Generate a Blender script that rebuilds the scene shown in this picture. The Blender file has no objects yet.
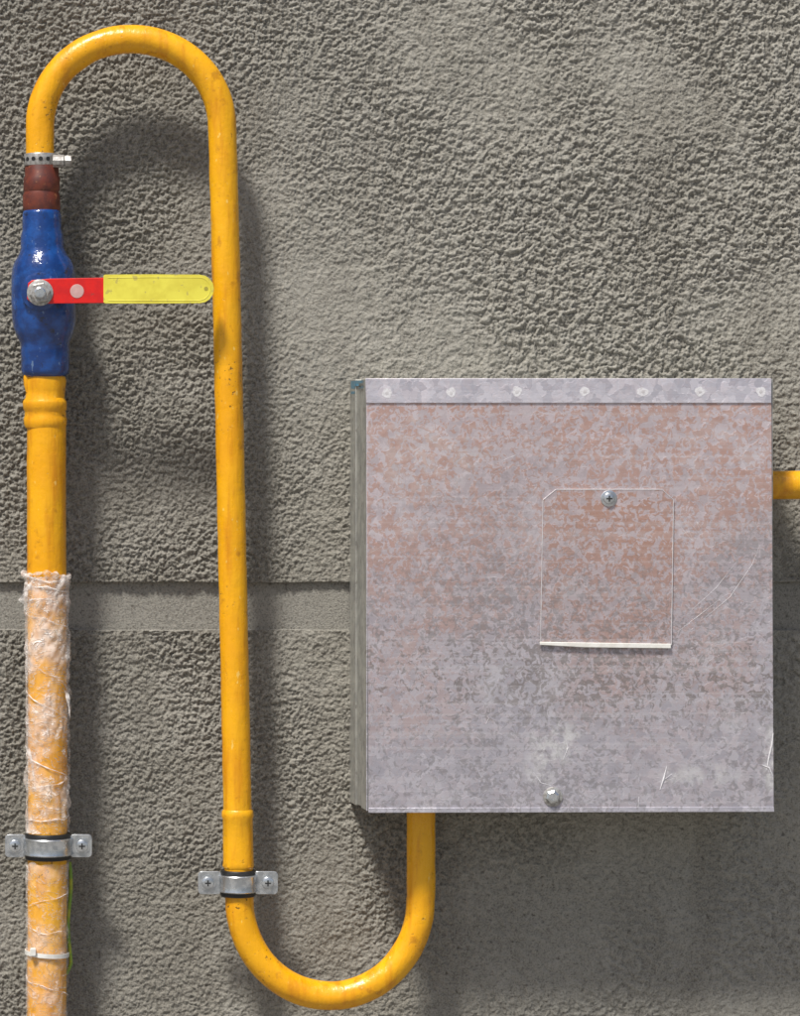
import bpy, math, random
import numpy as np
from mathutils import Vector, noise
random.seed(4)
U=0.00125; XC=100.0; YC=457.0; D=3.8
def W(px,py,d=0.0):
    s=(D-d)/D
    return Vector(((px-XC)*U*s,-d,-(py-YC)*U*s))
def R(r,d=0.07): return r*U*(D-d)/D
sc=bpy.context.scene
# ---------------- materials
class M:
    def __init__(s,name):
        s.m=bpy.data.materials.new(name); s.m.use_nodes=True
        s.t=s.m.node_tree; s.b=s.t.nodes['Principled BSDF']; s.out=s.t.nodes['Material Output']
        s.co=s.n('ShaderNodeTexCoord').outputs['Object']
    def n(s,t,**k):
        x=s.t.nodes.new(t)
        for a,v in k.items(): setattr(x,a,v)
        return x
    def put(s,sock,v):
        if isinstance(v,bpy.types.NodeSocket): s.t.links.new(v,sock)
        else:
            if isinstance(v,(tuple,list)) and len(v)==3 and sock.type=='RGBA': v=(*v,1)
            sock.default_value=v
    def mapp(s,scale=(1,1,1),rot=(0,0,0),loc=(0,0,0)):
        x=s.n('ShaderNodeMapping'); s.put(x.inputs['Vector'],s.co)
        x.inputs['Scale'].default_value=scale; x.inputs['Rotation'].default_value=rot; x.inputs['Location'].default_value=loc
        return x.outputs[0]
    def noise(s,scale,detail=3,rough=.5,dist=0,vec=None):
        x=s.n('ShaderNodeTexNoise'); s.put(x.inputs['Vector'],vec or s.co)
        x.inputs['Scale'].default_value=scale; x.inputs['Detail'].default_value=detail
        x.inputs['Roughness'].default_value=rough; x.inputs['Distortion'].default_value=dist
        return x.outputs['Fac']
    def vor(s,scale,feature='F1',vec=None,out='Distance',rnd=1):
        x=s.n('ShaderNodeTexVoronoi',feature=feature); s.put(x.inputs['Vector'],vec or s.co)
        x.inputs['Scale'].default_value=scale; x.inputs['Randomness'].default_value=rnd
        return x.outputs[out]
    def mr(s,v,a,b,c=0.0,d=1.0,smooth=True):
        x=s.n('ShaderNodeMapRange'); x.interpolation_type='SMOOTHSTEP' if smooth else 'LINEAR'
        s.put(x.inputs[0],v)
        for i,q in enumerate((a,b,c,d)): s.put(x.inputs[i+1],q)
        return x.outputs[0]
    def ma(s,op,a,b=0.0):
        x=s.n('ShaderNodeMath',operation=op); s.put(x.inputs[0],a); s.put(x.inputs[1],b); return x.outputs[0]
    def mix(s,f,a,b,mode='MIX'):
        x=s.n('ShaderNodeMix',data_type='RGBA',blend_type=mode)
        s.put(x.inputs[0],f); s.put(x.inputs[6],a); s.put(x.inputs[7],b); return x.outputs[2]
    def xyz(s):
        x=s.n('ShaderNodeSeparateXYZ'); s.put(x.inputs[0],s.co); return x.outputs
    def bump(s,h,dist=0.001,st=1.0):
        x=s.n('ShaderNodeBump'); s.put(x.inputs['Height'],h); x.inputs['Distance'].default_value=dist; x.inputs['Strength'].default_value=st
        s.put(s.b.inputs['Normal'],x.outputs[0])
    def set(s,**k):
        for a,v in k.items(): s.put(s.b.inputs[a.replace('_',' ')],v)
        return s
    def spot(s,px,py,rx,ry,d=.14):
        p=W(px,py,d); x,y,z=s.xyz()
        a=s.ma('DIVIDE',s.ma('SUBTRACT',x,p.x),rx*U); b=s.ma('DIVIDE',s.ma('SUBTRACT',z,p.z),ry*U)
        q=s.ma('ADD',s.ma('MULTIPLY',a,a),s.ma('MULTIPLY',b,b))
        return s.mr(q,1.0,0.1)

def mat_wall():
    m=M('stucco')
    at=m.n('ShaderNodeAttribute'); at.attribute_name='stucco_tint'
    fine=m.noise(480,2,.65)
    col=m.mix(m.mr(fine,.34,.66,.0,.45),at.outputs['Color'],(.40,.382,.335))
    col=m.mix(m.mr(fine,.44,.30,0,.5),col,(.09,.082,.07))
    m.set(Base_Color=col,Roughness=.93); m.b.inputs['Specular IOR Level'].default_value=.2
    m.bump(fine,.0012,1.0)
    return m.m
def mat_yellow(name='yellow_paint',dirt=1.0):
    m=M(name)
    st=m.noise(1,4,.6,vec=m.mapp(scale=(60,60,9)))
    sp=m.noise(90,4,.65); big=m.noise(9,3,.5)
    col=m.mix(m.mr(big,.35,.65),(.87,.43,.006),(.82,.37,.004))
    col=m.mix(m.mr(st,.46,.72,0,.8),col,(.62,.23,.003))
    col=m.mix(m.mr(m.noise(45,4,.6,vec=m.mapp(loc=(1,5,2))),.60,.71,0,.55*dirt),col,(.40,.15,.008))
    col=m.mix(m.mr(m.noise(16,5,.75,vec=m.mapp(scale=(1.5,1,1),loc=(6,2,2))),.64,.73,0,.6*dirt),col,(.22,.09,.015))
    pit=m.ma('MULTIPLY',m.mr(m.noise(210,3,.6),.62,.69),m.mr(m.noise(14,3,.6,vec=m.mapp(loc=(4,4,8))),.50,.64))
    col=m.mix(m.ma('MULTIPLY',pit,.8*dirt),col,(.07,.035,.012))
    col=m.mix(m.mr(m.noise(170,2,.5,vec=m.mapp(scale=(1,1,.5),loc=(9,1,8))),.69,.75,0,.5),col,(.9,.68,.2))
    m.set(Base_Color=col,Roughness=m.mr(sp,.3,.7,.22,.44))
    m.bump(m.ma('ADD',m.ma('MULTIPLY',st,1.1),m.ma('ADD',m.ma('MULTIPLY',sp,.5),m.ma('MULTIPLY',pit,-.6))),.0015,.9)
    return m.m
def mat_blue():
    m=M('blue_enamel'); n=m.noise(60,4,.6)
    col=m.mix(m.mr(n,.4,.65),(.005,.034,.16),(.009,.066,.27))
    col=m.mix(m.mr(m.noise(130,4,.7,vec=m.mapp(scale=(1,1,.6))),.63,.69,0,.75),col,(.16,.24,.38))
    col=m.mix(m.mr(m.noise(60,4,.7,vec=m.mapp(loc=(3,3,3))),.60,.67,0,.85),col,(.012,.014,.025))
    m.set(Base_Color=col,Roughness=.14,Coat_Weight=.5,Coat_Roughness=.08); m.bump(m.ma('ADD',n,m.ma('MULTIPLY',m.noise(200,3),.4)),.0016,.9); return m.m
def mat_simple(name,c1,c2,rough=.5,metal=0,scale=80,bump=.4,wear=None,wearc=(.6,.6,.6)):
    m=M(name); n=m.noise(scale,3,.6)
    col=m.mix(m.mr(n,.38,.64),c1,c2)
    if wear: col=m.mix(m.mr(m.noise(scale*2.2,3,.65,vec=m.mapp(loc=(7,2,5))),wear,wear+.06,0,.8),col,wearc)
    m.set(Base_Color=col,Roughness=m.mr(n,.3,.7,rough*.8,min(1,rough*1.2)),Metallic=metal); m.bump(n,.0006,bump); return m.m
def mat_galv(name='galvanised_steel',rust=1.0,base=1.0,metal=.45,marks_sheen=True,shift=0.0):
    m=M(name); x,y,z=m.xyz()
    g=lambda r,gg,b:(min(.95,r*base),min(.95,gg*base),min(.95,b*base))
    nz=m.n('ShaderNodeTexNoise'); m.put(nz.inputs['Vector'],m.co); nz.inputs['Scale'].default_value=90; nz.inputs['Detail'].default_value=2
    sub=m.n('ShaderNodeVectorMath',operation='SCALE'); m.put(sub.inputs[0],nz.outputs['Color']); sub.inputs['Scale'].default_value=.016
    wv=m.n('ShaderNodeVectorMath',operation='ADD'); m.put(wv.inputs[0],m.co); m.put(wv.inputs[1],sub.outputs[0]); wc=wv.outputs[0]
    cell=m.vor(105,vec=wc,out='Color'); sx=m.n('ShaderNodeSeparateColor'); m.put(sx.inputs[0],cell); cr,cg,cb=sx.outputs[0],sx.outputs[1],sx.outputs[2]
    cloud=m.noise(7,3,.6)
    col=m.mix(cr,g(.42,.415,.475),g(.64,.62,.68))
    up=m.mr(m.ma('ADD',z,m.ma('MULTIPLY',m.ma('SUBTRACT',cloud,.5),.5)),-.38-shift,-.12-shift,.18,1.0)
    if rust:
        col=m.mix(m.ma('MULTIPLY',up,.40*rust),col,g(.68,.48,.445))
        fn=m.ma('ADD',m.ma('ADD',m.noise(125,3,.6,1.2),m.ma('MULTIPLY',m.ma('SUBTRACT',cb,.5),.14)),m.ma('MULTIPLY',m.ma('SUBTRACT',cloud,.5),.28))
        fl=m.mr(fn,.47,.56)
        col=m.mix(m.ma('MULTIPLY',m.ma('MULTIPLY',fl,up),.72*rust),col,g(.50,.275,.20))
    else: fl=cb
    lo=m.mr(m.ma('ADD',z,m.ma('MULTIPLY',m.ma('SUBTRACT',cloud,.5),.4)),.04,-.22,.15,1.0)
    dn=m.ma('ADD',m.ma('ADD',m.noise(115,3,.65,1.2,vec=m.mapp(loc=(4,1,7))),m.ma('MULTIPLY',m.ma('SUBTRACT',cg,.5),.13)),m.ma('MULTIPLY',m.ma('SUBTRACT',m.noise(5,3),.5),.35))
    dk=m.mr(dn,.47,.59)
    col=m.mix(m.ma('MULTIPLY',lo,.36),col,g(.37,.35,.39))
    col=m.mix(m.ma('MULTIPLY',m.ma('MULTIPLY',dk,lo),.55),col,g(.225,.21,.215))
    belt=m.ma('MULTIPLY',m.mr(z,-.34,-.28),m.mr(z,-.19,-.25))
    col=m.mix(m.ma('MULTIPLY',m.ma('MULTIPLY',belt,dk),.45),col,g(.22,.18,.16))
    rl=m.noise(1,3,.6,vec=m.mapp(scale=(2,2,240)))
    col=m.mix(m.mr(rl,.45,.7,0,.18),col,g(.78,.76,.78))
    col=m.mix(m.mr(m.noise(10,5,.7,vec=m.mapp(loc=(2,8,1))),.53,.72,0,.35),col,g(.70,.68,.71))
    if marks_sheen:
        nn=m.noise(60,4,.7)
        for (a,b,c,d,s_) in ((556,742,32,26,.7),(540,770,18,26,.5),(700,775,50,14,.5),(772,760,10,40,.8),(430,455,70,50,.25)):  # pale smears; the broad faint upper-left one is sheen painted into the colour
            col=m.mix(m.ma('MULTIPLY',m.ma('MULTIPLY',m.spot(a,b,c,d),m.mr(nn,.40,.62)),s_),col,g(.74,.73,.73))
        for i,(an,sc_,th) in enumerate(((.6,14,.008),(-.9,11,.007))):
            mp0=m.mapp(rot=(0,an,0),loc=(i*3,0,i))
            mp=m.n('ShaderNodeMapping'); m.put(mp.inputs[0],mp0); mp.inputs['Scale'].default_value=(sc_*5,1,sc_*.45)
            a=m.ma('ABSOLUTE',m.ma('SUBTRACT',m.noise(1,1,vec=mp.outputs[0]),.5))
            line=m.ma('MULTIPLY',m.mr(a,th,0),m.mr(m.noise(6,3,.6,vec=m.mapp(loc=(i*9,2,3))),.60,.70))
            col=m.mix(m.ma('MULTIPLY',line,.45),col,g(.85,.83,.83))
    m.set(Base_Color=col,Metallic=metal,Roughness=m.ma('ADD',m.mr(cg,0,1,.31,.50,False),m.ma('MULTIPLY',fl,.08)))
    m.bump(m.ma('ADD',m.ma('MULTIPLY',m.noise(3.5,2),9),m.ma('ADD',m.ma('MULTIPLY',cb,.25),m.ma('MULTIPLY',fl,.1))),.0012,.5)
    return m.m
def mat_film():
    m=M('stretch_film')
    v=m.mapp(scale=(30,30,60),rot=(0,.5,0))
    r=m.ma('ABSOLUTE',m.ma('SUBTRACT',m.noise(1.3,3,.6,1.4,vec=v),.5))
    ridge=m.mr(r,.045,0)
    big=m.noise(20,3,.65)
    m.set(Base_Color=(.99,.94,.90),Roughness=.15)
    x,y,z=m.xyz()
    top=m.mr(z,W(0,700).z,W(0,580).z,0,.20)
    a=m.ma('ADD',m.ma('ADD',m.ma('MULTIPLY',ridge,.38),m.mr(big,.42,.66,.06,.44)),top)
    fade=m.mr(z,W(0,860).z,W(0,800).z,.7,1.0)
    m.set(Alpha=m.ma('MULTIPLY',a,fade))
    m.bump(m.ma('ADD',ridge,big),.0015,.9)
    return m.m
WALL=mat_wall(); YEL=mat_yellow(); BLUE=mat_blue()
GALV=mat_galv(); GHATCH=mat_galv('hatch_steel',1.25,.96,marks_sheen=False,shift=.3); GEDGE=mat_galv('edge_steel',.12,1.12,marks_sheen=False)
GSIDE=mat_simple('side_steel',(.42,.42,.385),(.30,.30,.28),.45,.35,scale=45,bump=.4,wear=.58,wearc=(.20,.19,.17))
RED=mat_simple('red_lever_paint',(.72,.015,.012),(.60,.01,.01),.35,wear=.64,wearc=(.35,.05,.04))
GRIP=mat_simple('yellow_grip_vinyl',(.80,.72,.085),(.70,.61,.06),.5,scale=40,bump=.8,wear=.60,wearc=(.5,.42,.1))
BROWN=mat_simple('red_oxide_primer',(.16,.036,.02),(.09,.022,.016),.45,wear=.62,wearc=(.30,.12,.05))
ZINC=mat_simple('zinc_plated',(.66,.68,.70),(.46,.48,.50),.28,.85,scale=120,bump=.4)
ZDULL=mat_simple('dull_zinc',(.50,.49,.47),(.30,.28,.26),.5,.6,scale=200,bump=.5)
RUB=mat_simple('black_rubber',(.012,.012,.012),(.02,.02,.02),.55)
SPOT=mat_simple('weld_spot',(.74,.73,.75),(.60,.58,.60),.6,.1,scale=400)
WHITE=mat_simple('white_plastic',(.80,.79,.75),(.70,.68,.63),.4)
BLUEF=mat_simple('blue_film',(.05,.16,.24),(.10,.24,.33),.4)
WIREG=mat_simple('green_yellow_wire',(.15,.28,.03),(.35,.36,.03),.4)
CLEAR=mat_simple('hatch_edge',(.70,.68,.69),(.55,.52,.53),.4,.2)
FILM=mat_film()
# ---------------- mesh helpers
def obj(name,verts,faces,mat,parent=None,smooth=True,ang=35,bevel=0):
    me=bpy.data.meshes.new(name); me.from_pydata([tuple(v) for v in verts],[],faces); me.update()
    import bmesh
    bm=bmesh.new(); bm.from_mesh(me); bmesh.ops.recalc_face_normals(bm,faces=bm.faces); bm.to_mesh(me); bm.free()
    me.materials.append(mat)
    if smooth:
        me.polygons.foreach_set('use_smooth',[True]*len(me.polygons))
        me.set_sharp_from_angle(angle=math.radians(ang))
    o=bpy.data.objects.new(name,me); sc.collection.objects.link(o)
    if parent: o.parent=parent
    if bevel:
        b=o.modifiers.new('bevel','BEVEL'); b.width=bevel; b.segments=3; b.limit_method='ANGLE'; b.angle_limit=math.radians(40)
    return o
def empty(name):
    e=bpy.data.objects.new(name,None); e.empty_display_size=.05; sc.collection.objects.link(e); return e
def tube(name,pts,rad,mat,parent=None,n=40,cap=True,ang=35,jit=0):
    P=[Vector(p) for p in pts]; k=len(P)
    if not hasattr(rad,'__len__'): rad=[rad]*k
    vs=[];fs=[]
    t0=(P[1]-P[0]).normalized()
    a=Vector((0,-1,0))
    if abs(t0.dot(a))>.9: a=Vector((1,0,0))
    nrm=(a-t0*a.dot(t0)).normalized()
    for i in range(k):
        j0=max(i-1,0); j1=min(i+1,k-1); t=(P[j1]-P[j0])
        if t.length<1e-9: t=t0
        t=t.normalized(); nrm=(nrm-t*nrm.dot(t)).normalized(); b=t.cross(nrm)
        for s in range(n):
            th=2*math.pi*s/n; r=rad[i]
            if jit: r*=1+jit*noise.noise(Vector((math.cos(th)*1.3,math.sin(th)*1.3,P[i].z*40+P[i].x*33)))
            vs.append(P[i]+(nrm*math.cos(th)+b*math.sin(th))*r)
    for i in range(k-1):
        for s in range(n):
            s2=(s+1)%n; fs.append((i*n+s,i*n+s2,(i+1)*n+s2,(i+1)*n+s))
    if cap: fs.append(tuple(range(n))); fs.append(tuple((k-1)*n+s for s in range(n)))
    return obj(name,vs,fs,mat,parent,ang=ang)
def vlathe(name,prof,mat,parent,d=.07,**k):
    return tube(name,[W(a,b,d) for a,b,r in prof],[R(r,d) for a,b,r in prof],mat,parent,**k)
def plate(name,pts,d,th,mat,parent,bevel=.0004):
    n=len(pts); f=[W(a,b,d) for a,b in pts]
    vs=f+[v+Vector((0,th,0)) for v in f]
    fs=[tuple(range(n)),tuple(range(2*n-1,n-1,-1))]+[(i,(i+1)%n,n+(i+1)%n,n+i) for i in range(n)]
    return obj(name,vs,fs,mat,parent,bevel=bevel,ang=30)
def rect(x0,y0,x1,y1,r=0,seg=4):
    if not r: return [(x0,y0),(x1,y0),(x1,y1),(x0,y1)]
    out=[]
    for cx,cy,a in ((x1-r,y0+r,-90),(x1-r,y1-r,0),(x0+r,y1-r,90),(x0+r,y0+r,180)):
        for i in range(seg+1):
            t=math.radians(a+90*i/seg); out.append((cx+r*math.cos(t),cy+r*math.sin(t)))
    return out
def stud(name,px,py,prof,mat,parent,n=28,rot=0,ang=30):
    c=W(px,py,prof[-1][0]); vs=[];fs=[];k=len(prof)
    for d,r in prof:
        for s in range(n):
            t=2*math.pi*s/n+rot; vs.append((c.x+R(r)*math.cos(t),-d,c.z+R(r)*math.sin(t)))
    for i in range(k-1):
        for s in range(n): fs.append((i*n+s,i*n+(s+1)%n,(i+1)*n+(s+1)%n,(i+1)*n+s))
    fs.append(tuple(range(n))); fs.append(tuple((k-1)*n+s for s in range(n)))
    return obj(name,vs,fs,mat,parent,ang=ang)
def prism(name,o0,d0,o1,d1,mat,parent,bevel=.0006):
    n=len(o0); vs=[W(a,b,d0) for a,b in o0]+[W(a,b,d1) for a,b in o1]
    fs=[tuple(range(n)),tuple(range(2*n-1,n-1,-1))]+[(i,(i+1)%n,n+(i+1)%n,n+i) for i in range(n)]
    return obj(name,vs,fs,mat,parent,bevel=bevel,ang=30)
# ---------------- wall
rng=np.random.default_rng(11)
PERM=rng.permutation(1024); ANG=rng.random(1024)*2*np.pi; GX=np.cos(ANG).astype(np.float32); GY=np.sin(ANG).astype(np.float32)
def perlin(x,y):
    xi=np.floor(x).astype(np.int64); yi=np.floor(y).astype(np.int64)
    xf=(x-xi).astype(np.float32); yf=(y-yi).astype(np.float32)
    u=xf*xf*xf*(xf*(xf*6-15)+10); v=yf*yf*yf*(yf*(yf*6-15)+10)
    def g(dx,dy):
        h=PERM[(PERM[(xi+dx)&1023]+yi+dy)&1023]
        return GX[h]*(xf-dx)+GY[h]*(yf-dy)
    a=g(0,0);b=g(1,0);c=g(0,1);d=g(1,1)
    return (a+u*(b-a))*(1-v)+(c+u*(d-c))*v
def fbm(X,Z,s,o=3,r=.5,seed=0.0,warp=0.0):
    x=X*s+seed*17.3+300; y=Z*s+seed*9.7+300
    if warp:
        wx=perlin(x*.9+40,y*.9+7)*warp; wy=perlin(x*.9+11,y*.9+90)*warp; x=x+wx; y=y+wy
    t=0;a=1;n=0
    for i in range(o):
        t=t+a*perlin(x*2**i+i*31,y*2**i+i*57); n+=a; a*=r
    return .5+.85*t/n
def ss(v,a,b):
    t=np.clip((v-a)/(b-a),0,1); return t*t*(3-2*t)
def axis(a,b,step,lo,hi,extra=()):
    c=list(np.arange(a,b,step)); s=step;p=c[-1];up=[]
    while p<hi: s=min(s*1.06,.05); p+=s; up.append(min(p,hi))
    s=step;p=c[0];dn=[]
    while p>lo: s=min(s*1.06,.05); p-=s; dn.append(max(p,lo))
    return np.array(sorted(set(dn+c+up)|set(extra)))
zt,zb=W(0,582).z,W(0,630).z
xs=axis(-.15,.90,.00118,-4,5); zs=axis(-.73,.60,.00118,-1.62,2.2,(zt-.0003,zt+.0003,zb-.0003,zb+.0003))
nx,nz=len(xs),len(zs)
X,Z=np.meshgrid(xs,zs,indexing='ij')
wob=.0004*np.sin(X*23)+.0003*np.sin(X*71+1)
band=((Z<zt)&(Z>zb)).astype(np.float32); inv=1-band
big=fbm(X,Z,2.6,2,.5,1)
mask=.58+.55*ss(fbm(X,Z,4.5,2,.5,2)+Z*.16,.33,.62)
sm=ss(X,.10,.27)*(1-ss(X,.28,.52))*(1-ss(Z,.20,.40))*ss(Z,-.12,.10)
sm2=ss(X,.35,.6)*(1-ss(Z,-.50,-.38))
mask=mask*(1-.55*sm)*(1-.35*sm2)*np.maximum(inv,.10)
right=ss(X,.15,.38)
cA=ss(fbm(X,Z,105,3,.5,3,.5),.40,.60)
cB=ss(fbm(X,Z,140,3,.55,4,.4),.38,.60)
c1=cA*right+cB*(1-right)
c2=ss(fbm(X,Z,240,2,.5,5),.40,.62)
c3=fbm(X,Z,420,1,.5,6)
h=(c1*.0023+c2*.0015+c3*.0008)*mask+fbm(X,Z,8,2,.5,7)*(.005*inv+.0010)+fbm(X,Z,32,2,.5,8)*(.0015*inv+.0003)
h=h-band*.0005
Y=-h+band*.0016
Zs=Z+wob*np.exp(-np.abs(Z-zt)/.004)-wob*np.exp(-np.abs(Z-zb)/.004)
def lerpc(c,t,f):
    f=np.clip(f,0,1)[...,None]; return c*(1-f)+np.array(t)*f
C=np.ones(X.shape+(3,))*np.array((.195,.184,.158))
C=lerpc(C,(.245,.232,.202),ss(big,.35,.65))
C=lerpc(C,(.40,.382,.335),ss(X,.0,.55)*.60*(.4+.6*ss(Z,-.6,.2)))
C=lerpc(C,(.37,.355,.32),ss(fbm(X,Z,9,4,.65,9),.45,.75)*.45)
C=lerpc(C,(.150,.137,.115),ss(fbm(X*2.2,Z*.5,4,4,.6,10),.5,.75)*.5)
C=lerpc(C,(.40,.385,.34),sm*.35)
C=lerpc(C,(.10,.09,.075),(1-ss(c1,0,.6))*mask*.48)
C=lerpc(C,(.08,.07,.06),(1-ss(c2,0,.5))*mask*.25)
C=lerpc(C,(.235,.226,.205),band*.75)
C=lerpc(C,(.10,.09,.075),np.exp(-np.abs(Z-zt+.0008)/.0012)*band*.5)  # shadow line below the upper stucco edge, painted into the tint
C=lerpc(C,(.06,.05,.04),ss(fbm(X,Z,150,1,.5,12),.80,.88)*.6)
co=np.stack([X,Y,Zs],-1).reshape(-1,3).astype(np.float32)
I,J=np.meshgrid(np.arange(nx-1),np.arange(nz-1),indexing='ij'); a=(I*nz+J).ravel()
F=np.stack([a,a+nz,a+nz+1,a+1],-1).astype(np.int32)
me=bpy.data.meshes.new('stucco_wall'); me.vertices.add(len(co)); me.vertices.foreach_set('co',co.ravel())
me.loops.add(F.size); me.loops.foreach_set('vertex_index',F.ravel())
me.polygons.add(len(F)); me.polygons.foreach_set('loop_start',np.arange(0,F.size,4,dtype=np.int32))
me.polygons.foreach_set('loop_total',np.full(len(F),4,dtype=np.int32))
me.update(calc_edges=True); me.polygons.foreach_set('use_smooth',np.ones(len(F),dtype=bool)); me.materials.append(WALL)
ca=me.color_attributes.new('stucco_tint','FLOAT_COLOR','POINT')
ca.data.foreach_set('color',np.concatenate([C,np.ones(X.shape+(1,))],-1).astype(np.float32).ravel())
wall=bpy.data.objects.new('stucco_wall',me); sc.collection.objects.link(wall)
core=mat_simple('masonry',(.25,.235,.2),(.28,.26,.23),.9)
vs=[(x_,y_,z_) for x_ in (-4,5) for y_ in (.02,.35) for z_ in (-1.62,2.195)]
obj('wall_core',vs,[(0,1,3,2),(4,6,7,5),(0,4,5,1),(2,3,7,6),(0,2,6,4),(1,5,7,3)],core,wall,smooth=False)
gm=M('pavement'); gm.set(Base_Color=gm.mix(gm.mr(gm.noise(3,5),.4,.6),(.20,.19,.175),(.27,.26,.24)),Roughness=.9)
g=obj('ground',[(-120,-120,-1.6),(120,-120,-1.6),(120,120,-1.6),(-120,120,-1.6)],[(0,1,2,3)],gm.m,smooth=False)
# ---------------- pipes
dp=.07
gp=empty('gas_pipe')
pts=[];rr=14.2
for i in range(12): pts.append((40,170-i*4))
for i in range(0,61):
    t=math.pi-math.pi*i/60; pts.append((131+91*math.cos(t),126-87*math.sin(t)))
xa,ya,xb,yb=222.3,130,239.0,884
for i in range(1,121):
    f=i/120; pts.append((xa+(xb-xa)*f**.9,ya+(yb-ya)*f))
cx,cy=330,900
for i in range(0,61):
    t=math.pi+math.pi*i/60; pts.append((cx+90.5*math.cos(t),cy-96*math.sin(t)))
for i in range(1,30): pts.append((421,cy-i*4))
pp=[W(a,b,dp) for a,b in pts]
tube('loop_tube',pp,R(rr),YEL,gp,n=48,jit=.03)
def xl(py): return xa+(xb-xa)*((py-ya)/(yb-ya))**.9
vlathe('joint_sleeve',[(xl(p),p,r) for p,r in ((809,14),(811,15.4),(816,16.0),(819,15.0),(840,15.2),(862,15.2),(866,15.6),(869,14))],YEL,gp,jit=.05)
vlathe('riser_tube',[(47+ .6*math.sin(p*.01),p,19.6) for p in range(412,1737,12)],YEL,gp,n=56,jit=.015)
vlathe('riser_collar',[(45.5,p,r) for p,r in ((370,16),(375,19.5),(381,20.6),(390,19.6),(398,19.8),(401,21.8),(403,22.3),(409,21.6),(411,20.3),(416,20.2),(419,21.2),(425,21),(428,19.6))],YEL,gp,n=56,jit=.07)
vlathe('paint_run',[(27.5,p,r) for p,r in ((363,.6),(367,2.0),(372,3.2),(378,4.2),(384,3.6),(392,1.5))],YEL,gp,n=16,d=.078,jit=.3)
gp2=empty('gas_pipe.001')
tube('outlet_tube',[W(740+i*20,485,dp) for i in range(60)],R(14.2),YEL,gp2,n=40,jit=.02)
# ---------------- valve
bv=empty('ball_valve')
vlathe('valve_body',[(41.5+(p-210)*.025,p,r) for p,r in ((209,15),(211,18.5),(214,19.3),(230,19.6),(236,21.4),(248,21.8),(254,24),(261,28.5),(268,31),(276,32),(300,32.3),(318,32),(327,31),(335,28.5),(341,25.5),(346,24.2),(352,24.6),(358,24.0),(370,24.2),(374,23.2),(377,20))],BLUE,bv,n=64,ang=50,jit=.02)
vlathe('inlet_coupling',[(41.5,p,r) for p,r in ((162,14.6),(166,16.8),(176,17.2),(178,18.2),(190,18.4),(192,17.4),(196,18.6),(208,18.6),(212,17.5))],BROWN,bv,n=40,jit=.05)
sd=.07+R(32)
stud('stem_boss',40,291,[(.085,19),(sd+.002,19),(sd+.004,15)],BLUE,bv)
ld=sd+.0075
lv=[(28,283),(32,280)]+[(50,278.5),(104,277.5),(125,278),(125,302),(104,303),(50,303.5),(32,303),(27,299)]
plate('lever',lv,ld,.003,RED,bv,.0006)
gr=[(103.5,275.5),(105,274.5),(150,274.2),(200,274.5)]
for i in range(9):
    t=math.radians(-90+180*i/8); gr.append((200+14*math.cos(t),288.8+14.2*math.sin(t)))
gr+=[(150,303.4),(105,303.2),(103.5,302)]
plate('lever_grip',gr,ld+.003,.009,GRIP,bv,.0022)
rim=[W(a,b,ld+.0028) for a,b in [(108,277.6),(150,277.2),(199,277.4)]+[(199+11.4*math.cos(math.radians(q)),288.8+11.4*math.sin(math.radians(q))) for q in range(-75,90,15)]+[(199,300.4),(150,300.6),(108,300.4)]]
tube('grip_rim',rim,R(.5),GRIP,bv,n=8)
stud('grip_hole',206,288.5,[(ld+.001,2.0),(ld+.0033,2.0)],mat_simple('hole_shade',(.40,.34,.05),(.35,.3,.04),.6),bv,n=16)
stud('lever_dimple',77,291,[(ld-.001,7),(ld+.0004,6.8),(ld+.0006,5)],mat_simple('dimple',(.70,.45,.42),(.60,.35,.33),.5,.2),bv)
stud('washer',40,292.5,[(ld-.001,13),(ld+.0012,13),(ld+.0016,12.4)],ZDULL,bv)
stud('hex_nut',40,292.5,[(ld+.001,10.5),(ld+.007,10.5),(ld+.008,9.2)],ZDULL,bv,n=6,rot=.2)
stud('stem_end',40,292.5,[(ld+.006,5.6),(ld+.0115,5.6),(ld+.0125,4.4)],ZINC,bv,n=20)
# ---------------- hose clamp
hc=empty('hose_clamp')
vlathe('band',[(41,p,r) for p,r in ((154,14),(154,16.8),(155,17.2),(165,17.2),(166,16.8),(166,14))],ZDULL,hc,n=40)
for i in range(7):
    th=math.radians(-75+25*i); c=W(41,160,dp); r=R(17.2)
    dv=Vector((math.sin(th),-math.cos(th),0))
    tube('slot_%d'%i,[c+dv*r,c+dv*(r+.0003)],R(2.2),RUB,hc,n=12)
tube('screw_housing',[W(53,161,.083),W(64,161,.083)],[R(6.5),R(6.5)],ZDULL,hc,n=10)
tube('screw_head',[W(64,161,.083),W(65,161,.083),W(71,161,.083),W(72,161,.083)],[R(4),R(6),R(6),R(4.5)],ZDULL,hc,n=6)
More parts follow.
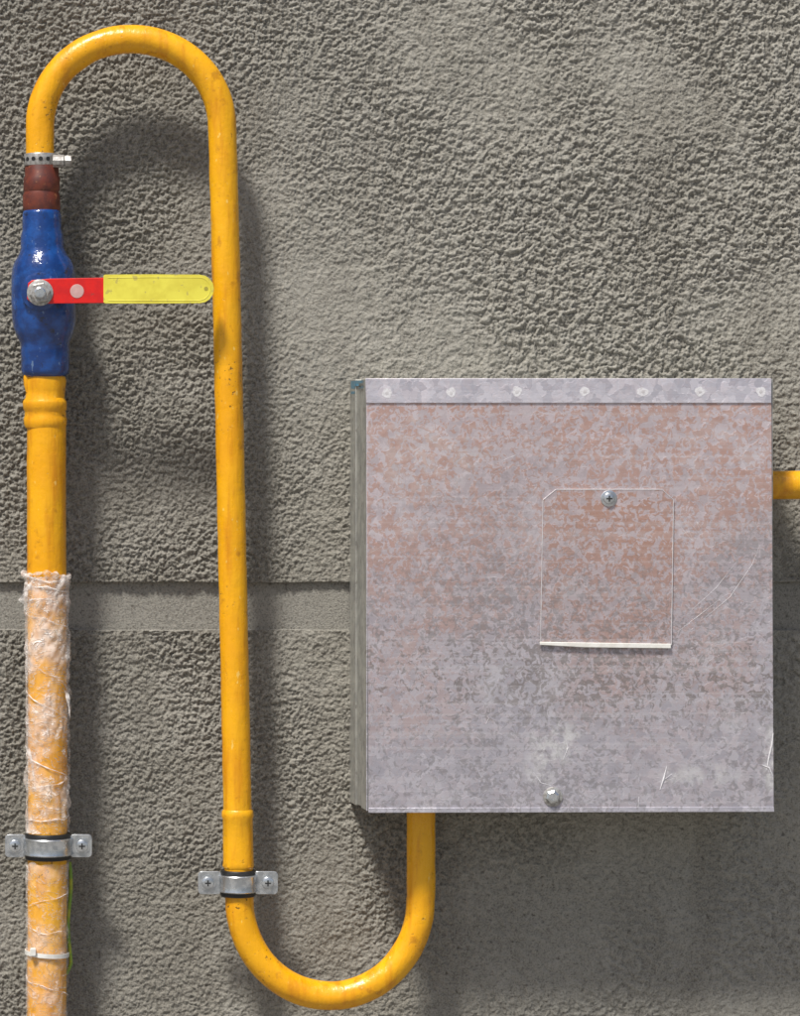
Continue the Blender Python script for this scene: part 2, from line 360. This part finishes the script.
# ---------------- pipe clamps
def clamp(name,cx,cy,rp,xl0,xr0):
    e=empty(name)
    k=[(cx,cy-13,rp-1),(cx,cy-13,rp+2.6),(cx,cy-11.5,rp+3.4),(cx,cy+11.5,rp+3.4),(cx,cy+13,rp+2.6),(cx,cy+13,rp-1)]
    vlathe('rubber_liner',k,RUB,e,n=48,cap=False)
    k=[(cx,cy-8.5,rp+2),(cx,cy-8.5,rp+5),(cx,cy-7.5,rp+5.8),(cx,cy-5.5,rp+5.2),(cx,cy+5.5,rp+5.2),(cx,cy+7.5,rp+5.8),(cx,cy+8.5,rp+5),(cx,cy+8.5,rp+2)]
    vlathe('steel_band',k,ZINC,e,n=48,cap=False)
    for s,x0 in ((-1,xl0),(1,xr0)):
        a,b=sorted((cx+s*(rp+2),x0))
        plate('ear',rect(a,cy-11.5,b,cy+11.5,4),dp+.004,.003,ZINC,e,.0005)
        plate('rear_ear',rect(a,cy-11.5,b,cy+11.5,4),dp-.001,.003,ZINC,e,.0005)
        xs_=x0-s*10
        stud('screw',xs_,cy+.5,[(dp-.012,3),(dp+.004,3),(dp+.0041,8),(dp+.0052,8),(dp+.0054,6.2),(dp+.0078,5.6),(dp+.0086,4)],ZINC,e,n=24)
        plate('screw_slot',[(xs_-3,cy-.2),(xs_+3,cy-.2),(xs_+3,cy+1.2),(xs_-3,cy+1.2)],dp+.0089,.0004,RUB,e,0)
        plate('screw_slot',[(xs_-.7,cy-2.5),(xs_+.7,cy-2.5),(xs_+.7,cy+3.5),(xs_-.7,cy+3.5)],dp+.0092,.0004,RUB,e,0)
    c=W(cx,cy,dp)
    tube('wall_rod',[Vector((c.x,.01,c.z)),Vector((c.x,-dp+R(rp+2),c.z))],.004,ZINC,e,n=16)
    return e
clamp('pipe_clamp',48,846,19.6,5,92)
clamp('pipe_clamp.001',238,883,14.2,198,278)
# ---------------- cabinet
cb=empty('metal_meter_cabinet'); df=.14
F0=rect(368,380,772,810); B0=rect(351,381,748,801)
prism('body',F0,df-.0022,B0,.004,GSIDE,cb)
def lerp(o0,o1,t,g=0):
    r=[]
    for (a,b),(c,d_),(sx,sy) in zip(o0,o1,((-1,-1),(1,-1),(1,1),(-1,1))):
        r.append((a+(c-a)*t+sx*g,b+(d_-b)*t+sy*g))
    return r
prism('cover_return',lerp(F0,B0,0,1.0),df-.002,lerp(F0,B0,.34,1.0),df-.002-.34*(df-.006),GSIDE,cb)
prism('back_flange',lerp(F0,B0,.66,1.2),df-.66*(df-.004),lerp(F0,B0,1,1.2),.004,GSIDE,cb)
plate('side_seam',[(366.4,381),(367.6,381),(367.6,811),(366.4,811)],df-.0008,.001,GEDGE,cb,.0002)
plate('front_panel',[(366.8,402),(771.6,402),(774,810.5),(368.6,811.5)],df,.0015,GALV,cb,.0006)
plate('top_strip',[(365.5,378.3),(771.5,378.3),(771.6,403),(366.2,403)],df+.0016,.0026,GEDGE,cb,.0006)
plate('bottom_lip',[(368.6,808),(774,807),(774.4,812),(368.4,813)],df+.001,.0015,GEDGE,cb,.0004)
for i,(a,b) in enumerate(((387,393),(451,392.5),(517,392),(585,391.5),(643,391.5),(700,391.5),(761,391.5))):
    n=18; c=[]
    for s in range(n):
        t=2*math.pi*s/n; r=4.9+2.2*noise.noise(Vector((math.cos(t),math.sin(t),i*3.1))); c.append((a+r*math.cos(t),b+r*math.sin(t)))
    plate('spot_weld',c,df+.0018,.0003,SPOT,cb,0)
    stud('spot_centre',a,b,[(df+.0016,1.8),(df+.0019,1.8),(df+.0020,1)],CLEAR,cb,n=12)
ht=[(556,489.5),(662,489.5),(673.5,500),(671.5,645),(540.5,644),(543,500)]
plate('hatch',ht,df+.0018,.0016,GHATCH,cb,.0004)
for (a,b) in ((0,1),(1,2),(2,3),(4,5),(5,0)):
    tube('hatch_edge',[W(*ht[a],df+.0018),W(*ht[b],df+.0018)],R(.42),CLEAR,cb,n=8)
plate('hatch_lip',[(540,642),(671,644),(671,648.5),(585,647.5),(540,645)],df+.0045,.003,WHITE,cb,.0006)
stud('hatch_screw',609.5,498.5,[(df+.001,8),(df+.0026,8),(df+.003,7.4),(df+.0031,5.8),(df+.0058,5.0),(df+.0066,3.6)],ZINC,cb)
plate('screw_slot',[(606.5,498),(612.5,498),(612.5,499.4),(606.5,499.4)],df+.0068,.0004,RUB,cb,0)
plate('screw_slot',[(608.8,495.7),(610.2,495.7),(610.2,501.7),(608.8,501.7)],df+.0071,.0004,RUB,cb,0)
stud('cover_bolt_washer',553,797,[(df,9.6),(df+.0012,9.6),(df+.0018,8.6)],ZDULL,cb)
stud('cover_bolt',553,797,[(df+.0015,6.8),(df+.006,6.6),(df+.0075,4.5)],ZINC,cb,n=6,ang=20,rot=.3)
def scratch(p,r=.5): tube('scuff',[W(a,b,df+.0001) for a,b in p],[R(r*(.3 if i in (0,len(p)-1) else 1)) for i in range(len(p))],SPOT,cb,n=6)
scratch([(767,770),(769,757),(772,745),(773.3,733)],.9); scratch([(762,765),(769,768),(773,776)],.9)
scratch([(660,790),(664,778),(667,766)],1.1); scratch([(664,780),(672,774)],.8); scratch([(638,810),(639,797)],.9)
scratch([(486,724),(489,718)],.8); scratch([(502,461),(516,455)],.6); scratch([(487,578),(497,577)],.5); scratch([(563,760),(568,748),(566,742)],.5)
scratch([(533,772),(541,783),(552,786)],.45); scratch([(690,612),(716,588),(738,560)],.2); scratch([(700,622),(730,597),(752,565),(760,545)],.22)
scratch([(676,633),(697,617),(724,596)],.2)
v=[];f=[]
for i in range(6):
    for j in range(4):
        d=.012+j*.034
        v.append(W(350.8+j*4.0-1.0*abs(noise.noise(Vector((i,j,1)))),381+i*2.6-j*.2,d))
for i in range(5):
    for j in range(3):
        if (i>2 and j>0) or (i+j)%4==3: continue
        f.append((i*4+j,i*4+j+1,(i+1)*4+j+1,(i+1)*4+j))
obj('film_remnant',v,f,BLUEF,cb)
# ---------------- plastic film on riser
def film(name,p0,p1,r0,amp,parent,seed,step=2.0,n=100):
    vs=[];fs=[];k=int((p1-p0)/step)+1
    for i in range(k):
        p=p0+i*step
        for s in range(n):
            t=2*math.pi*s/n; ed=1.0 if i==0 else 0
            c=W(47+.6*math.sin(p*.01),p+ed*5*noise.noise(Vector((math.cos(t)*2,math.sin(t)*2,seed))),dp)
            q=Vector((math.cos(t)*1.6+math.sin(p*.02),math.sin(t)*1.6,p*.035+t*.35+seed))
            w=abs(noise.noise(q*1.7)); w2=abs(noise.noise(q*4.5))
            r=R(r0+amp*(w*2.2+w2*1.0))
            vs.append(c+Vector((math.cos(t)*r,math.sin(t)*r,0)))
    for i in range(k-1):
        for s in range(n): fs.append((i*n+s,i*n+(s+1)%n,(i+1)*n+(s+1)%n,(i+1)*n+s))
    return obj(name,vs,fs,FILM,parent,ang=180)
fw=empty('plastic_film_wrap')
film('wrap_layer',576,832,20.0,2.2,fw,1); film('wrap_lower',862,1120,19.9,1.3,fw,12)
m=M('film_fold'); m.set(Base_Color=(.98,.92,.88),Roughness=.2,Alpha=m.mr(m.noise(90,4,.7),.35,.65,.12,.75)); FOLD=m.m
def rope(p0,p1,turn,r,seed,amp=1.0,n=60):
    pts=[];rs=[]
    for i in range(n):
        f=i/(n-1); t=-math.pi+turn*2*math.pi*f; p=p0+(p1-p0)*f+4.0*noise.noise(Vector((f*6,seed,0)))
        rad=R(20.4+amp*abs(noise.noise(Vector((f*9,seed,4))))*2)
        c=W(47,p,dp); pts.append(c+Vector((math.cos(t)*rad,math.sin(t)*rad,0))); rs.append(R(r*(.25+1.6*abs(noise.noise(Vector((f*14,seed,9)))))))
    tube('film_fold',pts,rs,FOLD,fw,n=8,ang=180)
rope(572,580,1.0,3.0,1,2.8); rope(576,590,1.0,2.6,2,2.8); rope(583,603,1.0,2.0,3,2); rope(600,590,1,1.8,21,2)
rope(612,640,.9,.9,4); rope(665,622,.9,.8,5); rope(690,745,.9,.9,6); rope(752,805,1.0,1.0,7); rope(790,770,.8,.8,8); rope(820,812,1,1.0,9)
rope(655,710,.8,.7,11); rope(905,880,.9,.6,12); rope(925,940,.9,.6,14); rope(975,1010,.9,.6,13)
for (x0,y0,x1,y1,sd_) in ((22,592,34,578,1),(25,745,40,800,2),(64,690,70,714,3),(18,600,28,588,5)):
    v=[];f=[]
    for i in range(8):
        for j in range(4):
            u=i/7; w=j/3
            v.append(W(x0+(x1-x0)*u+ 5*w*(1-u)+1.5*noise.noise(Vector((i*.6,j*.8,sd_))),y0+(y1-y0)*u+4*w,dp+.018+.004*noise.noise(Vector((i*.5,j,sd_+4)))))
    for i in range(7):
        for j in range(3): f.append((i*4+j,i*4+j+1,(i+1)*4+j+1,(i+1)*4+j))
    obj('film_flap',v,f,FOLD,fw,ang=180)
ct=empty('cable_tie')
vv=[];ff=[]
for i in range(49):
    t=2*math.pi*i/48; c=W(47,953+1.5*math.cos(t),dp); d=Vector((math.cos(t),math.sin(t),0)); p=c+d*R(21.2)
    for a,b in ((-.0026,0),(-.0026,.0013),(.0026,.0013),(.0026,0)): vv.append(p+d*b+Vector((0,0,a)))
for i in range(48):
    for j in range(4): ff.append((i*4+j,i*4+(j+1)%4,(i+1)*4+(j+1)%4,(i+1)*4+j))
obj('strap',vv,ff,WHITE,ct)
plate('tie_head',rect(30,948.5,36,956.5,1.5),dp+R(19.6)+.004,.006,WHITE,ct,.0008)
gw=[]
for i in range(40):
    p=862+i*3.0 if i<34 else 964+(i-34)*2
    gw.append(W(69.5+1.5*math.sin(i*.22)-(.9*(i-34) if i>34 else 0),p,dp-.004))
tube('ground_wire',gw,R(1.9),WIREG,None,n=12)
# ---------------- light
ldir=Vector((-.27,-.43,.86)).normalized()
s=bpy.data.lights.new('sun','SUN'); s.energy=4.5; s.angle=math.radians(8.5); s.color=(1,.965,.90)
so=bpy.data.objects.new('sun',s); sc.collection.objects.link(so); so.rotation_euler=ldir.to_track_quat('Z','Y').to_euler()
w=bpy.data.worlds.new('World'); sc.world=w; w.use_nodes=True
sk=w.node_tree.nodes.new('ShaderNodeTexSky'); sk.sky_type='NISHITA'; sk.sun_disc=False
sk.sun_elevation=math.asin(ldir.z); sk.sun_rotation=math.atan2(ldir.x,ldir.y)%(2*math.pi); sk.dust_density=3
w.node_tree.links.new(sk.outputs[0],w.node_tree.nodes['Background'].inputs[0]); w.node_tree.nodes['Background'].inputs[1].default_value=.09
sc.view_settings.view_transform='Standard'; sc.view_settings.look='None'; sc.view_settings.exposure=0
# ---------------- camera
c=bpy.data.cameras.new('camera'); co_=bpy.data.objects.new('camera',c); sc.collection.objects.link(co_)
co_.location=(0,-D,0); co_.rotation_euler=(math.pi/2,0,0)
c.sensor_fit='HORIZONTAL'; c.sensor_width=36; c.lens=36*D/(800*U); c.shift_x=(400-XC)/800; c.shift_y=-(508-YC)/800; c.clip_end=500; c.clip_start=.1
sc.camera=co_
